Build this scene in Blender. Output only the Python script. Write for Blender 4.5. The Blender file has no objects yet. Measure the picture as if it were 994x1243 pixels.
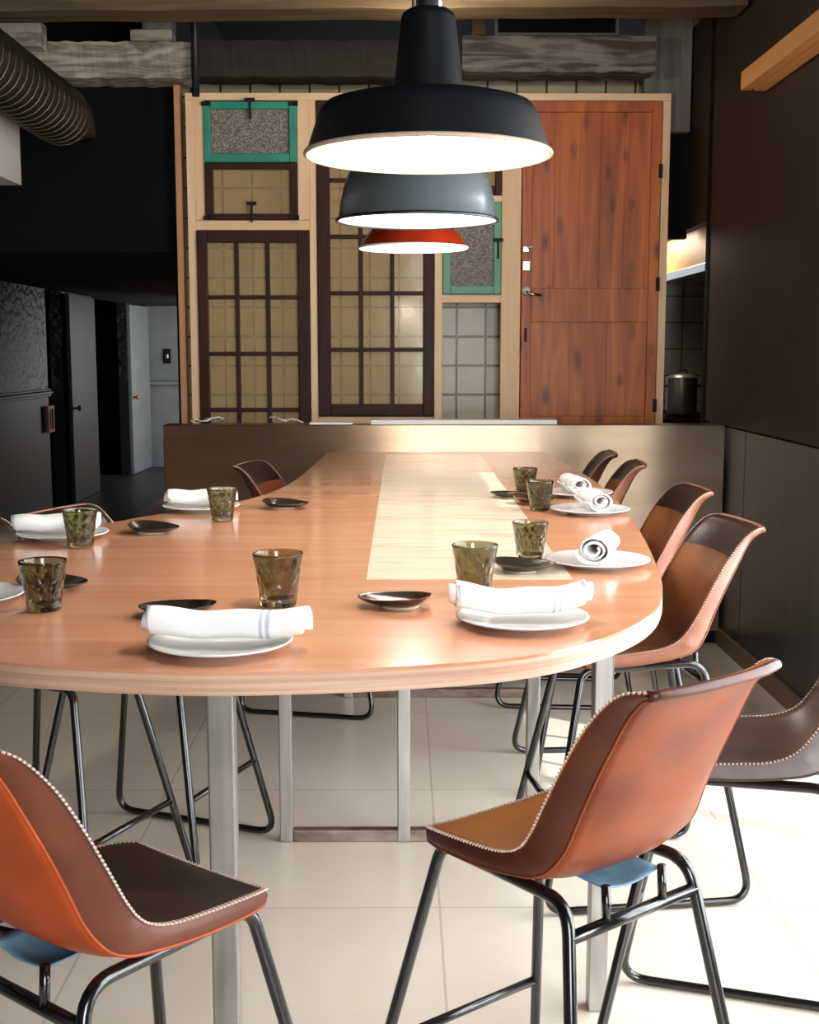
import bpy, bmesh, math, random
from mathutils import Vector, Matrix
random.seed(7)
C = bpy.context.scene.collection
PI = math.pi

# ------------------------------------------------------------------ camera
EYE = 1.6
PITCH = math.radians(7.45)
YAW = math.atan(9 / 1500)
cam_d = bpy.data.cameras.new('camera'); cam = bpy.data.objects.new('camera', cam_d); C.objects.link(cam)
cam.location = (0, 0, EYE); cam.rotation_euler = (PI / 2 - PITCH, 0, -YAW)
cam_d.sensor_fit = 'HORIZONTAL'; cam_d.sensor_width = 36; cam_d.lens = 36 * 1500 / 994
cam_d.clip_start = 0.05; cam_d.clip_end = 200
bpy.context.scene.camera = cam

# ------------------------------------------------------------------ world, sun, daylight, exposure
w = bpy.data.worlds.new('world'); bpy.context.scene.world = w; w.use_nodes = True
w.node_tree.nodes['Background'].inputs[0].default_value = (0.80, 0.90, 1.0, 1)
w.node_tree.nodes['Background'].inputs[1].default_value = 0.9
def lamp(name, kind, loc, power, color=(1, 1, 1), **kw):
    d = bpy.data.lights.new(name, kind); d.energy = power; d.color = color
    for k, v in kw.items():
        if k != 'rot': setattr(d, k, v)
    o = bpy.data.objects.new(name, d); C.objects.link(o); o.location = loc
    if 'rot' in kw: o.rotation_euler = kw['rot']
    return o
def aim(o, direction): o.rotation_euler = Vector(direction).to_track_quat('-Z', 'Y').to_euler()
sun = lamp('sun', 'SUN', (6, 1, 6), 4.5, (1.0, 0.98, 0.95), angle=math.radians(0.6)); aim(sun, (-0.62, 0.42, -0.66))
a = lamp('window_daylight_right', 'AREA', (1.98, 2.7, 1.45), 190, (0.94, 0.97, 1.0), shape='RECTANGLE', size=3.3, size_y=2.3); aim(a, (-1, 0, -0.12))
a = lamp('window_daylight_rear', 'AREA', (1.1, -2.7, 1.75), 190, (0.95, 0.98, 1.0), shape='RECTANGLE', size=1.7, size_y=2.6); aim(a, (-0.06, 1, -0.03))
a = lamp('corridor_fill', 'AREA', (-1.6, 15.6, 1.5), 50, (1.0, 0.98, 0.95), shape='RECTANGLE', size=1.6, size_y=1.6); aim(a, (-1, 0.35, -0.35))  # added fill for the corridor doors and end wall, no window behind it
a = lamp('kitchen_fill', 'AREA', (1.64, 8.5, 2.5), 11, (1.0, 0.80, 0.58), shape='RECTANGLE', size=0.5, size_y=0.5); aim(a, (1, -0.5, -0.5))  # added fill hidden behind the partition, brightens the hood and tiles
V = bpy.context.scene.view_settings
V.view_transform = 'Standard'; V.look = 'None'; V.exposure = 0.55; V.gamma = 1; V.use_curve_mapping = False

# ------------------------------------------------------------------ camera maths (used once, to read real positions)
_fw = Vector((math.sin(YAW) * math.cos(PITCH), math.cos(YAW) * math.cos(PITCH), -math.sin(PITCH)))
_rt = Vector((math.cos(YAW), -math.sin(YAW), 0)); _up = _rt.cross(_fw)
def ray(x, y): return _fw + _rt * ((x - 497) / 1500) + _up * ((621.5 - y) / 1500)
def atz(x, y, h):
    r = ray(x, y); return Vector((0, 0, EYE)) + r * ((h - EYE) / r.z)
def aty(x, y, Y):
    r = ray(x, y); return Vector((0, 0, EYE)) + r * (Y / r.y)

# ------------------------------------------------------------------ mesh helpers
class MB:
    def __init__(s): s.v = []; s.f = []; s.uv = None
    def add(s, verts, faces):
        n = len(s.v); s.v += [tuple(p) for p in verts]; s.f += [tuple(i + n for i in f) for f in faces]; return s
    def box(s, x0, y0, z0, x1, y1, z1):
        v = [(x, y, z) for z in (z0, z1) for y in (y0, y1) for x in (x0, x1)]
        return s.add(v, [(0, 2, 3, 1), (4, 5, 7, 6), (0, 1, 5, 4), (2, 6, 7, 3), (0, 4, 6, 2), (1, 3, 7, 5)])
    def obox(s, c, ax, ay, az):
        c = Vector(c); ax, ay, az = Vector(ax), Vector(ay), Vector(az)
        v = [c + ax * i + ay * j + az * k for k in (-1, 1) for j in (-1, 1) for i in (-1, 1)]
        return s.add(v, [(0, 2, 3, 1), (4, 5, 7, 6), (0, 1, 5, 4), (2, 6, 7, 3), (0, 4, 6, 2), (1, 3, 7, 5)])
    def tube(s, pts, r, n=10, closed=False, cap=True):
        pts = [Vector(p) for p in pts]; m = len(pts)
        if not isinstance(r, (list, tuple)): r = [r] * m
        tang = []
        for i in range(m):
            a = pts[(i - 1) % m] if (closed or i > 0) else pts[i]; b = pts[(i + 1) % m] if (closed or i < m - 1) else pts[i]
            tang.append((b - a).normalized())
        ref = Vector((0, 0, 1)) if abs(tang[0].z) < 0.9 else Vector((1, 0, 0))
        nrm = (ref - tang[0] * ref.dot(tang[0])).normalized(); rings = []
        for i in range(m):
            nrm = (nrm - tang[i] * nrm.dot(tang[i])).normalized(); bn = tang[i].cross(nrm)
            rings.append([pts[i] + (nrm * math.cos(2 * PI * k / n) + bn * math.sin(2 * PI * k / n)) * r[i] for k in range(n)])
        v = [p for ring in rings for p in ring]; f = []
        for i in range(m if closed else m - 1):
            off = 0
            j = (i + 1) % m
            if closed and i == m - 1:   # match the frame twist on closing
                off = min(range(n), key=lambda o: (rings[0][o] - rings[i][0]).length)
            for k in range(n):
                f.append((i * n + k, i * n + (k + 1) % n, j * n + (k + 1 + off) % n, j * n + (k + off) % n))
        if cap and not closed:
            f.append(tuple(range(n))[::-1]); f.append(tuple((m - 1) * n + k for k in range(n)))
        return s.add(v, f)
    def lathe(s, prof, n=48, c=(0, 0, 0), fn=None):
        rings = []; v = []; f = []
        for (r, z) in prof:
            if r < 1e-6: rings.append([len(v)]); v.append((c[0], c[1], c[2] + z))
            else:
                ring = []
                for k in range(n):
                    t = 2 * PI * k / n; rr = r + (fn(t, z, r) if fn else 0)
                    ring.append(len(v)); v.append((c[0] + rr * math.cos(t), c[1] + rr * math.sin(t), c[2] + z))
                rings.append(ring)
        for a, b in zip(rings, rings[1:]):
            for k in range(n):
                if len(a) == 1 and len(b) == 1: continue
                if len(a) == 1: f.append((a[0], b[(k + 1) % n], b[k]))
                elif len(b) == 1: f.append((a[k], a[(k + 1) % n], b[0]))
                else: f.append((a[k], a[(k + 1) % n], b[(k + 1) % n], b[k]))
        return s.add(v, f)
    def grid(s, P, flip=False):
        nu, nv = len(P), len(P[0]); v = [p for row in P for p in row]; f = []
        for i in range(nu - 1):
            for j in range(nv - 1):
                q = (i * nv + j, (i + 1) * nv + j, (i + 1) * nv + j + 1, i * nv + j + 1)
                f.append(q[::-1] if flip else q)
        return s.add(v, f)
    def prism(s, pts, z0, z1):
        n = len(pts); v = [(x, y, z0) for x, y in pts] + [(x, y, z1) for x, y in pts]
        f = [tuple(range(n))[::-1], tuple(range(n, 2 * n))] + [(i, (i + 1) % n, n + (i + 1) % n, n + i) for i in range(n)]
        return s.add(v, f)
    def build(s, name, mat, parent=None, smooth=False, bevel=0, loc=None, auto=None, fix=True):
        me = bpy.data.meshes.new(name); me.from_pydata(s.v, [], s.f); me.update()
        if fix:
            bm = bmesh.new(); bm.from_mesh(me); bmesh.ops.recalc_face_normals(bm, faces=bm.faces); bm.to_mesh(me); bm.free()
        if smooth:
            for p in me.polygons: p.use_smooth = True
        o = bpy.data.objects.new(name, me); C.objects.link(o)
        mats = mat if isinstance(mat, (list, tuple)) else [mat]
        for m in mats: me.materials.append(m)
        if parent: o.parent = parent
        if loc: o.location = loc
        if bevel:
            b = o.modifiers.new('bevel', 'BEVEL'); b.width = bevel; b.segments = 2; b.limit_method = 'ANGLE'
        if auto is not None:
            for p in me.polygons: p.use_smooth = True
            me.set_sharp_from_angle(angle=math.radians(auto))
        return o
def tag(o, label, cat, group=None):
    o['label'] = label; o['category'] = cat
    if group: o['group'] = group
    return o
def structure(o, label=None):
    o['kind'] = 'structure'
    if label: o['label'] = label
    return o
def thing(name, label, cat, loc=(0, 0, 0), rz=0, group=None):
    o = bpy.data.objects.new(name, None); C.objects.link(o); o.location = loc; o.rotation_euler = (0, 0, rz)
    o.empty_display_size = 0.05
    return tag(o, label, cat, group)
def dup(root, loc, rz, label, group=None):
    r = root.copy(); C.objects.link(r); r.location = loc; r.rotation_euler = (0, 0, rz); r['label'] = label
    if group: r['group'] = group
    for ch in list(root.children):
        c = ch.copy(); C.objects.link(c); c.parent = r
        for g in list(ch.children):
            d = g.copy(); C.objects.link(d); d.parent = c
    return r
def catmull(P, n):
    out = []; P = [Vector(p) for p in P]; m = len(P) - 1
    for i in range(n + 1):
        t = i / n * m; k = min(int(t), m - 1); u = t - k
        p0 = P[max(k - 1, 0)]; p1 = P[k]; p2 = P[k + 1]; p3 = P[min(k + 2, m)]
        out.append(0.5 * ((2 * p1) + (p2 - p0) * u + (2 * p0 - 5 * p1 + 4 * p2 - p3) * u * u + (3 * p1 - p0 - 3 * p2 + p3) * u ** 3))
    return out
def rounded(P, R, closed=True, seg=6):
    P = [Vector(p) for p in P]; out = []; n = len(P)
    for i in range(n):
        if not closed and i in (0, n - 1): out.append(P[i]); continue
        p = P[i]; a = (P[i - 1] - p); b = (P[(i + 1) % n] - p); r = R[i] if isinstance(R, (list, tuple)) else R
        ang = a.angle(b); d = min(r / math.tan(ang / 2), a.length * .45, b.length * .45)
        s0 = p + a.normalized() * d; s1 = p + b.normalized() * d
        for k in range(seg + 1):
            t = k / seg; out.append(s0 * (1 - t) ** 2 + p * 2 * t * (1 - t) + s1 * t * t)
    return out

# ------------------------------------------------------------------ materials
def srgb(c):
    f = lambda u: (u / 255 / 12.92) if u / 255 <= 0.04045 else ((u / 255 + 0.055) / 1.055) ** 2.4
    return (f(c[0]), f(c[1]), f(c[2]), 1)
def mat(name, col, rough=0.5, metal=0.0, col2=None, scale=(5, 5, 5), detail=6, lo=0.35, hi=0.65, col3=None, bump=0.0, bscale=None,
        spec=0.5, coat=0, rvar=0, distort=0.0, dist=0.01):
    m = bpy.data.materials.new(name); m.use_nodes = True; N = m.node_tree.nodes; L = m.node_tree.links
    b = N['Principled BSDF']; b.inputs['Roughness'].default_value = rough; b.inputs['Metallic'].default_value = metal
    b.inputs['Specular IOR Level'].default_value = spec; b.inputs['Coat Weight'].default_value = coat
    b.inputs['Coat Roughness'].default_value = 0.12
    b.inputs['Base Color'].default_value = srgb(col)
    tc = N.new('ShaderNodeTexCoord')
    def noise(sc, det=6, dist=0.0):
        mp = N.new('ShaderNodeMapping'); mp.inputs['Scale'].default_value = sc; L.new(tc.outputs['Object'], mp.inputs['Vector'])
        nz = N.new('ShaderNodeTexNoise'); nz.inputs['Scale'].default_value = 1; nz.inputs['Detail'].default_value = det
        nz.inputs['Distortion'].default_value = dist; L.new(mp.outputs[0], nz.inputs['Vector']); return nz
    if col2:
        nz = noise(scale, detail, distort); r = N.new('ShaderNodeValToRGB'); L.new(nz.outputs['Fac'], r.inputs[0])
        e = r.color_ramp.elements; e[0].position = lo; e[0].color = srgb(col); e[1].position = hi; e[1].color = srgb(col2)
        if col3: k = e.new((lo + hi) / 2); k.color = srgb(col3)
        L.new(r.outputs[0], b.inputs['Base Color'])
        if rvar:
            mr = N.new('ShaderNodeMapRange'); mr.inputs['To Min'].default_value = rough - rvar; mr.inputs['To Max'].default_value = rough + rvar
            L.new(nz.outputs['Fac'], mr.inputs['Value']); L.new(mr.outputs[0], b.inputs['Roughness'])
    if bump:
        nz2 = noise(bscale or scale, 5); bp = N.new('ShaderNodeBump'); bp.inputs['Strength'].default_value = bump; bp.inputs['Distance'].default_value = dist
        L.new(nz2.outputs['Fac'], bp.inputs['Height']); L.new(bp.outputs[0], b.inputs['Normal'])
    return m
def nodes(m): return m.node_tree.nodes, m.node_tree.links, m.node_tree.nodes['Principled BSDF']
def brick_mat(name, c1, c2, mortar, size, msize, rough, axes='XZ', off=(0, 0), bump=0.3, var=0.4):
    m = bpy.data.materials.new(name); m.use_nodes = True; N, L, b = nodes(m); b.inputs['Roughness'].default_value = rough
    tc = N.new('ShaderNodeTexCoord'); sp = N.new('ShaderNodeSeparateXYZ'); cb = N.new('ShaderNodeCombineXYZ')
    L.new(tc.outputs['Object'], sp.inputs[0])
    for i, ax in enumerate(axes):
        ad = N.new('ShaderNodeMath'); ad.operation = 'ADD'; ad.inputs[1].default_value = -off[i] + 100 * size
        L.new(sp.outputs[ax], ad.inputs[0]); L.new(ad.outputs[0], cb.inputs[i])
    br = N.new('ShaderNodeTexBrick'); br.offset = 0; br.squash = 1
    for k, v in (('Scale', 1), ('Mortar Size', msize), ('Mortar Smooth', 0.1), ('Bias', 0), ('Brick Width', size), ('Row Height', size)): br.inputs[k].default_value = v
    br.inputs['Color1'].default_value = srgb(c1); br.inputs['Color2'].default_value = srgb(c2); br.inputs['Mortar'].default_value = srgb(mortar)
    L.new(cb.outputs[0], br.inputs['Vector'])
    nz = N.new('ShaderNodeTexNoise'); nz.inputs['Scale'].default_value = 3.0; nz.inputs['Detail'].default_value = 5; L.new(tc.outputs['Object'], nz.inputs['Vector'])
    mx = N.new('ShaderNodeMix'); mx.data_type = 'RGBA'; mx.blend_type = 'OVERLAY'; mx.inputs[0].default_value = var
    L.new(br.outputs['Color'], mx.inputs[6]); L.new(nz.outputs['Fac'], mx.inputs[7]); L.new(mx.outputs[2], b.inputs['Base Color'])
    nz2 = N.new('ShaderNodeTexNoise'); nz2.inputs['Scale'].default_value = 14; L.new(tc.outputs['Object'], nz2.inputs['Vector'])
    sub = N.new('ShaderNodeMath'); sub.operation = 'MULTIPLY_ADD'; sub.inputs[1].default_value = -1.5; L.new(br.outputs['Fac'], sub.inputs[0]); L.new(nz2.outputs['Fac'], sub.inputs[2])
    bp = N.new('ShaderNodeBump'); bp.inputs['Strength'].default_value = bump; bp.inputs['Distance'].default_value = 0.004
    L.new(sub.outputs[0], bp.inputs['Height']); L.new(bp.outputs[0], b.inputs['Normal'])
    return m
def pane_mat(name, tint, rip=0.15, rscale=14, gloss=0.12, frost=0.0, speck=None):
    """Old window glass: tinted transmission with a rippled glossy face."""
    m = bpy.data.materials.new(name); m.use_nodes = True; N = m.node_tree.nodes; L = m.node_tree.links; N.clear()
    out = N.new('ShaderNodeOutputMaterial'); tr = N.new('ShaderNodeBsdfTransparent'); tr.inputs[0].default_value = tint
    gl = N.new('ShaderNodeBsdfGlossy'); gl.inputs['Roughness'].default_value = 0.12; fr = N.new('ShaderNodeLayerWeight'); fr.inputs[0].default_value = 0.5
    tc = N.new('ShaderNodeTexCoord'); nz = N.new('ShaderNodeTexNoise'); nz.inputs['Scale'].default_value = rscale; L.new(tc.outputs['Object'], nz.inputs['Vector'])
    bp = N.new('ShaderNodeBump'); bp.inputs['Strength'].default_value = rip; bp.inputs['Distance'].default_value = 0.02; L.new(nz.outputs['Fac'], bp.inputs['Height'])
    L.new(bp.outputs[0], gl.inputs['Normal']); L.new(bp.outputs[0], fr.inputs['Normal'])
    pw = N.new('ShaderNodeMath'); pw.operation = 'POWER'; pw.inputs[1].default_value = 4.5; L.new(fr.outputs['Facing'], pw.inputs[0])
    ad = N.new('ShaderNodeMath'); ad.operation = 'MULTIPLY_ADD'; ad.inputs[1].default_value = 0.9; ad.inputs[2].default_value = 0.03 + gloss * 0.1; L.new(pw.outputs[0], ad.inputs[0])
    mx = N.new('ShaderNodeMixShader'); L.new(ad.outputs[0], mx.inputs[0]); L.new(tr.outputs[0], mx.inputs[1]); L.new(gl.outputs[0], mx.inputs[2])
    last = mx
    if frost:
        df = N.new('ShaderNodeBsdfPrincipled'); df.inputs['Roughness'].default_value = 0.25
        vz = N.new('ShaderNodeTexNoise'); vz.inputs['Scale'].default_value = 150; vz.inputs['Detail'].default_value = 2; L.new(tc.outputs['Object'], vz.inputs['Vector'])
        r = N.new('ShaderNodeValToRGB'); r.color_ramp.elements[0].position = 0.42; r.color_ramp.elements[1].position = 0.68
        r.color_ramp.elements[0].color = srgb(speck[0]); r.color_ramp.elements[1].color = srgb(speck[1]); L.new(vz.outputs['Fac'], r.inputs[0]); L.new(r.outputs[0], df.inputs['Base Color'])
        b2 = N.new('ShaderNodeBump'); b2.inputs['Strength'].default_value = 0.5; b2.inputs['Distance'].default_value = 0.01; L.new(vz.outputs['Fac'], b2.inputs['Height']); L.new(b2.outputs[0], df.inputs['Normal'])
        m2 = N.new('ShaderNodeMixShader'); m2.inputs[0].default_value = frost; L.new(mx.outputs[0], m2.inputs[1]); L.new(df.outputs[0], m2.inputs[2]); last = m2
    L.new(last.outputs[0], out.inputs[0]); return m
def emis(name, col, s):
    m = bpy.data.materials.new(name); m.use_nodes = True; N, L, b = nodes(m)
    b.inputs['Emission Color'].default_value = (*col, 1); b.inputs['Emission Strength'].default_value = s; b.inputs['Base Color'].default_value = (.9, .9, .9, 1); return m

M = {}
M['floor'] = brick_mat('cream floor tile', (220, 210, 194), (224, 214, 198), (194, 183, 166), 0.97, 0.0035, 0.22, 'XY', (0.108, 3.4), 0.06, 0.12)
M['corridor_floor'] = mat('worn boards', (150, 98, 55), 0.45, col2=(176, 120, 70), scale=(14, 1.5, 1))
M['black_wall'] = mat('black gloss paint', (18, 21, 24), 0.42, col2=(24, 27, 30), scale=(3, 3, 3), bump=0.15, bscale=(18, 18, 3), spec=0.5)
M['black_paper'] = mat('black embossed paper', (24, 26, 28), 0.36, bump=0.9, bscale=(10, 10, 14), spec=0.6, dist=0.03)
M['black_matte'] = mat('black matte paint', (9, 11, 13), 0.85, spec=0.15)
M['grey_gloss'] = mat('worn grey black paint', (90, 93, 95), 0.38, col2=(102, 105, 107), scale=(3, 3, 3), bump=0.25, bscale=(40, 40, 3))
M['brown_wall'] = mat('dark brown stained wall', (34, 24, 19), 0.6, col2=(44, 31, 24), scale=(9, 1.2, 1.2), spec=0.35, distort=0.6)
M['wainscot'] = mat('charcoal board', (42, 44, 45), 0.42, col2=(54, 55, 55), scale=(8, 8, 0.7), bump=0.08, bscale=(60, 60, 2))
M['plinth'] = mat('brown skirting', (112, 88, 66), 0.5)
M['timber'] = mat('pale pine', (236, 194, 150), 0.55, col2=(246, 212, 172), scale=(16, 16, 1.3), distort=0.7, col3=(240, 202, 158), bump=0.05, bscale=(60, 60, 3))
M['timber_h'] = mat('pale pine across', (236, 194, 150), 0.55, col2=(246, 212, 172), scale=(1.3, 16, 16), distort=0.7, bump=0.05, bscale=(3, 60, 60))
M['post'] = mat('orange brown post', (186, 130, 88), 0.55, col2=(200, 146, 102), scale=(16, 16, 1.3))
M['orange_ply'] = mat('orange pine', (214, 150, 84), 0.5, col2=(226, 168, 102), scale=(14, 1.2, 14), distort=0.5)
M['dark_wood'] = mat('dark varnished oak', (46, 19, 11), 0.5, col2=(66, 29, 18), scale=(18, 18, 2), distort=0.5, spec=0.22)
M['teal'] = mat('flaking teal paint', (32, 132, 112), 0.5, col2=(44, 150, 126), scale=(8, 8, 8), bump=0.1)
M['green'] = mat('faded green paint', (96, 158, 122), 0.5, col2=(112, 172, 134), scale=(9, 9, 9), bump=0.1)
M['iron'] = mat('rusty iron', (36, 26, 22), 0.6, 0.6)
M['tile'] = brick_mat('olive glazed tile', (166, 154, 124), (180, 167, 136), (52, 26, 14), 0.182, 0.007, 0.34, 'XZ', (-0.02, 1.14), 0.6, 0.35)
M['kitchen_tile'] = brick_mat('grey white wall tile', (150, 155, 159), (156, 160, 163), (50, 50, 50), 0.195, 0.004, 0.3, 'XZ', (2.09, 1.22), 0.1, 0.1)
M['amber'] = pane_mat('amber rippled glass', (1.0, 0.93, 0.80, 1), 0.03, 9, 0, 0.24, ((222, 192, 146), (234, 208, 164)))
M['clear'] = pane_mat('rippled grey glass', (0.93, 0.88, 0.74, 1), 0.5, 12, 0.4)
M['frost'] = pane_mat('frosted glass', (0.8, 0.8, 0.7, 1), 0.5, 60, 0.3, 0.8, ((92, 84, 74), (186, 174, 156)))
M['winglass'] = pane_mat('window glass', (0.97, 0.98, 0.98, 1), 0.0)
M['beam'] = mat('weathered beam', (78, 62, 40), 0.75, col2=(112, 92, 62), scale=(1.0, 14, 14), distort=1.0, bump=0.4, bscale=(2, 40, 40))
M['beam_dark'] = mat('smoked brown beam', (72, 56, 34), 0.75, col2=(100, 80, 50), scale=(1.0, 12, 12), distort=1.0, bump=0.4, bscale=(2, 40, 40))
M['beam_white'] = mat('flaking whitewash', (118, 104, 88), 0.8, col2=(176, 166, 150), scale=(2.2, 10, 14), distort=1.6, lo=0.4, hi=0.6, bump=0.5, bscale=(6, 20, 20))
M['grey_timber'] = mat('grey weathered board', (86, 84, 80), 0.8, col2=(118, 114, 108), scale=(16, 16, 1.2), distort=0.6, bump=0.3, bscale=(40, 40, 2))
M['white_board'] = mat('white board', (176, 170, 162), 0.7, col2=(186, 180, 172), scale=(2, 2, 2))
M['duct'] = mat('dark galvanised duct', (32, 30, 27), 0.42, 0.7, col2=(48, 44, 37), scale=(3, 3, 3))
M['vent'] = mat('black vent', (22, 24, 26), 0.5)
M['steel'] = mat('brushed steel', (150, 128, 106), 0.30, 1.0, col2=(164, 144, 124), scale=(1.5, 1.5, 9), rvar=0.05)
N, L, b = nodes(M['steel']); b.inputs['Anisotropic'].default_value = 0.92; b.inputs['Anisotropic Rotation'].default_value = 0.25
tv = N.new('ShaderNodeCombineXYZ'); tv.inputs[0].default_value = 1.0; L.new(tv.outputs[0], b.inputs['Tangent'])
M['tube_steel'] = mat('raw steel tube', (150, 148, 144), 0.36, 0.9, col2=(186, 184, 178), scale=(30, 30, 2.2), lo=0.3, hi=0.7)
M['rust_steel'] = mat('rusted steel tube', (110, 78, 60), 0.5, 0.7, col2=(168, 156, 146), scale=(6, 12, 14))
M['chrome'] = mat('nickel', (190, 186, 178), 0.22, 1.0)
M['pot'] = mat('spun aluminium', (196, 196, 194), 0.34, 0.75)
M['black_steel'] = mat('black lacquered tube', (11, 12, 14), 0.2, 0.0, spec=0.7, coat=0.3)
M['paper'] = mat('white card', (235, 232, 226), 0.6)
M['china'] = mat('pale grey china', (216, 216, 214), 0.16, spec=0.6)
M['bronze'] = mat('dark bronze glaze', (34, 29, 25), 0.22, 0.35, col2=(58, 47, 38), scale=(16, 16, 16), spec=0.7)
M['bisque'] = mat('unglazed rim', (176, 156, 134), 0.6)
M['copper_sheen'] = mat('copper brown glaze', (92, 60, 40), 0.2, 0.45, col2=(44, 34, 28), scale=(10, 10, 10), spec=0.7)
M['black_enamel'] = mat('black enamel', (9, 11, 14), 0.36, col2=(13, 15, 18), scale=(6, 6, 6), spec=0.65)
M['grey_enamel'] = mat('grey enamel', (84, 91, 94), 0.25, spec=0.5, coat=0.3)
M['red_enamel'] = mat('orange red enamel', (178, 52, 22), 0.2, spec=0.6, coat=0.5, col2=(160, 42, 18), scale=(9, 9, 9))
M['white_enamel'] = mat('white enamel', (246, 244, 240), 0.25)
M['bulb'] = emis('lit bulb', (1.0, 0.92, 0.82), 90)
M['cord'] = mat('black cord', (12, 12, 13), 0.6)
M['copper'] = mat('copper frame', (150, 74, 44), 0.4, 0.3)
M['blue'] = mat('blue canvas', (96, 134, 160), 0.8, col2=(120, 156, 178), scale=(30, 30, 30))
M['thread'] = mat('waxed pale thread', (196, 172, 156), 0.7)
# table woods: the grain runs across the table
M['table'] = mat('reddish beech veneer', (196, 134, 100), 0.20, col2=(214, 158, 124), scale=(0.9, 9, 9), detail=8, col3=(205, 146, 112), distort=1.2, lo=0.3, hi=0.7, spec=0.5, coat=0.25)
M['inlay'] = mat('pale figured inlay', (242, 226, 202), 0.18, col2=(192, 152, 114), scale=(1.6, 13, 9), detail=7, distort=1.8, lo=0.52, hi=0.84, spec=0.5, coat=0.25)
M['ply'] = mat('plywood edge', (186, 144, 118), 0.5, col2=(210, 174, 150), scale=(1.2, 1.2, 130), lo=0.4, hi=0.6)
def leather(name, c, c2, rough=0.42):
    return mat(name, c, rough, col2=c2, scale=(7, 7, 7), detail=7, lo=0.32, hi=0.7, bump=0.08, bscale=(90, 90, 90), spec=0.35, rvar=0.06, dist=0.004)
def patched(m, zc=1.005):
    # a dark leather patch sewn across the top of the inner back
    N, L, b = nodes(m); tc = N.new('ShaderNodeTexCoord'); sp = N.new('ShaderNodeSeparateXYZ'); L.new(tc.outputs['Object'], sp.inputs[0])
    g = N.new('ShaderNodeMath'); g.operation = 'GREATER_THAN'; g.inputs[1].default_value = zc; L.new(sp.outputs['Z'], g.inputs[0])
    mx = N.new('ShaderNodeMix'); mx.data_type = 'RGBA'; src = b.inputs['Base Color'].links[0].from_socket
    L.new(g.outputs[0], mx.inputs[0]); L.new(src, mx.inputs[6]); mx.inputs[7].default_value = srgb((38, 19, 14)); L.new(mx.outputs[2], b.inputs['Base Color']); return m
def glass_mat():
    m = bpy.data.materials.new('smoked olive glass'); m.use_nodes = True; N, L, b = nodes(m)
    b.inputs['Base Color'].default_value = (0.38, 0.36, 0.23, 1); b.inputs['Transmission Weight'].default_value = 1.0; b.inputs['Roughness'].default_value = 0.02; b.inputs['IOR'].default_value = 1.45
    return m
M['glass'] = glass_mat()

# ------------------------------------------------------------------ room shell
WX = 1.74      # face of the right wall
CEIL = 3.95
o = structure(MB().box(-5.0, -3.2, -0.1, 4.2, 11.2, 0).build('floor', M['floor']))
structure(MB().box(-5.0, 11.2, -0.1, 0.2, 18, 0).box(-5, 6.9, .0005, -1.3, 12.0, .004).box(-5, 12.0, .0005, -2.62, 18, .004).build('corridor_floor', M['black_wall']))
structure(MB().box(-2.62, 12.0, 0.0005, -1.42, 17.1, .004).build('corridor_floor', M['corridor_floor']))
structure(MB().box(-5.0, -3.2, CEIL, 1.9, 18, CEIL + 0.1).box(1.9, 6.9, CEIL, 4.2, 11.2, CEIL + .1).build('ceiling', M['black_matte']))
# right wall, charcoal boards below and brown above, window bay towards the camera
r = structure(MB().box(WX + .001, 4.75, 0.10, WX + 0.12, 6.24, 1.19).box(WX + .001, 6.255, 0.10, WX + 0.12, 7.12, 1.19).build('wall_right', M['wainscot']))
structure(MB().box(WX, 4.75, 1.2, WX + 0.12, 7.12, 2.33).box(WX, 4.75, 2.33, WX + 0.12, 10.2, 3.5).box(WX, -2.6, 2.7, WX + 0.12, 4.75, CEIL).build('wall_right', M['brown_wall']))
structure(MB().box(WX, 4.55, 0, WX + 0.12, 4.75, 2.7).box(WX, -2.6, 0, WX + 0.12, 1.05, 2.7).build('wall_right', M['black_matte']))
structure(MB().box(2.55, 4.65, 0, 2.65, 11, CEIL).box(WX + .12, 4.65, 0, 2.55, 4.75, CEIL).box(1.9, 4.75, CEIL, 2.65, 6.9, CEIL + .1).build('wall_outer', M['black_matte']))
structure(MB().box(2.4, -2.6, 0, 2.5, 2.75, 4.2).build('wall_sun_blocker', M['white_board']))  # unseen panel added outside the window to narrow the sun patch
structure(MB().box(2.02, -2.6, 2.72, 3.1, 4.65, 2.78).build('trim_sun_blocker', M['white_board']))  # unseen slab added outside so only low sun reaches the floor
structure(MB().box(WX - .018, 4.75, 0, WX + 0.1, 7.12, 0.095).build('baseboard_right', M['plinth'], bevel=.004))
structure(MB().box(WX - .004, 7.12, 0.0, WX + 0.12, 7.19, 3.5).build('trim_1', M['black_matte']))
win = structure(bpy.data.objects.new('window_1', None)); C.objects.link(win)
f = MB()
for yy in (1.05, 1.9, 2.75, 3.6, 4.5): f.box(WX + .03, yy, 0.0, WX + .09, yy + .05, 2.7)
for zz in (0.0, 0.9, 1.8, 2.64): f.box(WX + .035, 1.05, zz, WX + .085, 4.55, zz + .06)
f.build('window_frame', M['black_matte'], win)
MB().box(WX + .055, 1.1, 0.06, WX + .065, 4.5, 2.64).build('window_pane', M['winglass'], win)
# rear wall behind the viewer, with a wide shop window
structure(MB().box(-5, -2.6, 0, 0.2, -2.5, CEIL).box(2.0, -2.6, 0, 4.2, -2.5, CEIL).box(0.2, -2.6, 3.1, 2.0, -2.5, CEIL).box(0.2, -2.6, 0, 2.0, -2.5, 0.45).build('wall_rear', mat('brown plaster', (168, 136, 108), .7)))
win = structure(bpy.data.objects.new('window_2', None)); C.objects.link(win)
f = MB()
for xx in (0.2, 1.07, 1.94): f.box(xx, -2.58, 0.45, xx + .06, -2.52, 3.1)
for zz in (0.45, 2.2, 3.04): f.box(0.2, -2.58, zz, 2.0, -2.52, zz + .06)
f.build('window_frame', M['black_matte'], win)
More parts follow.
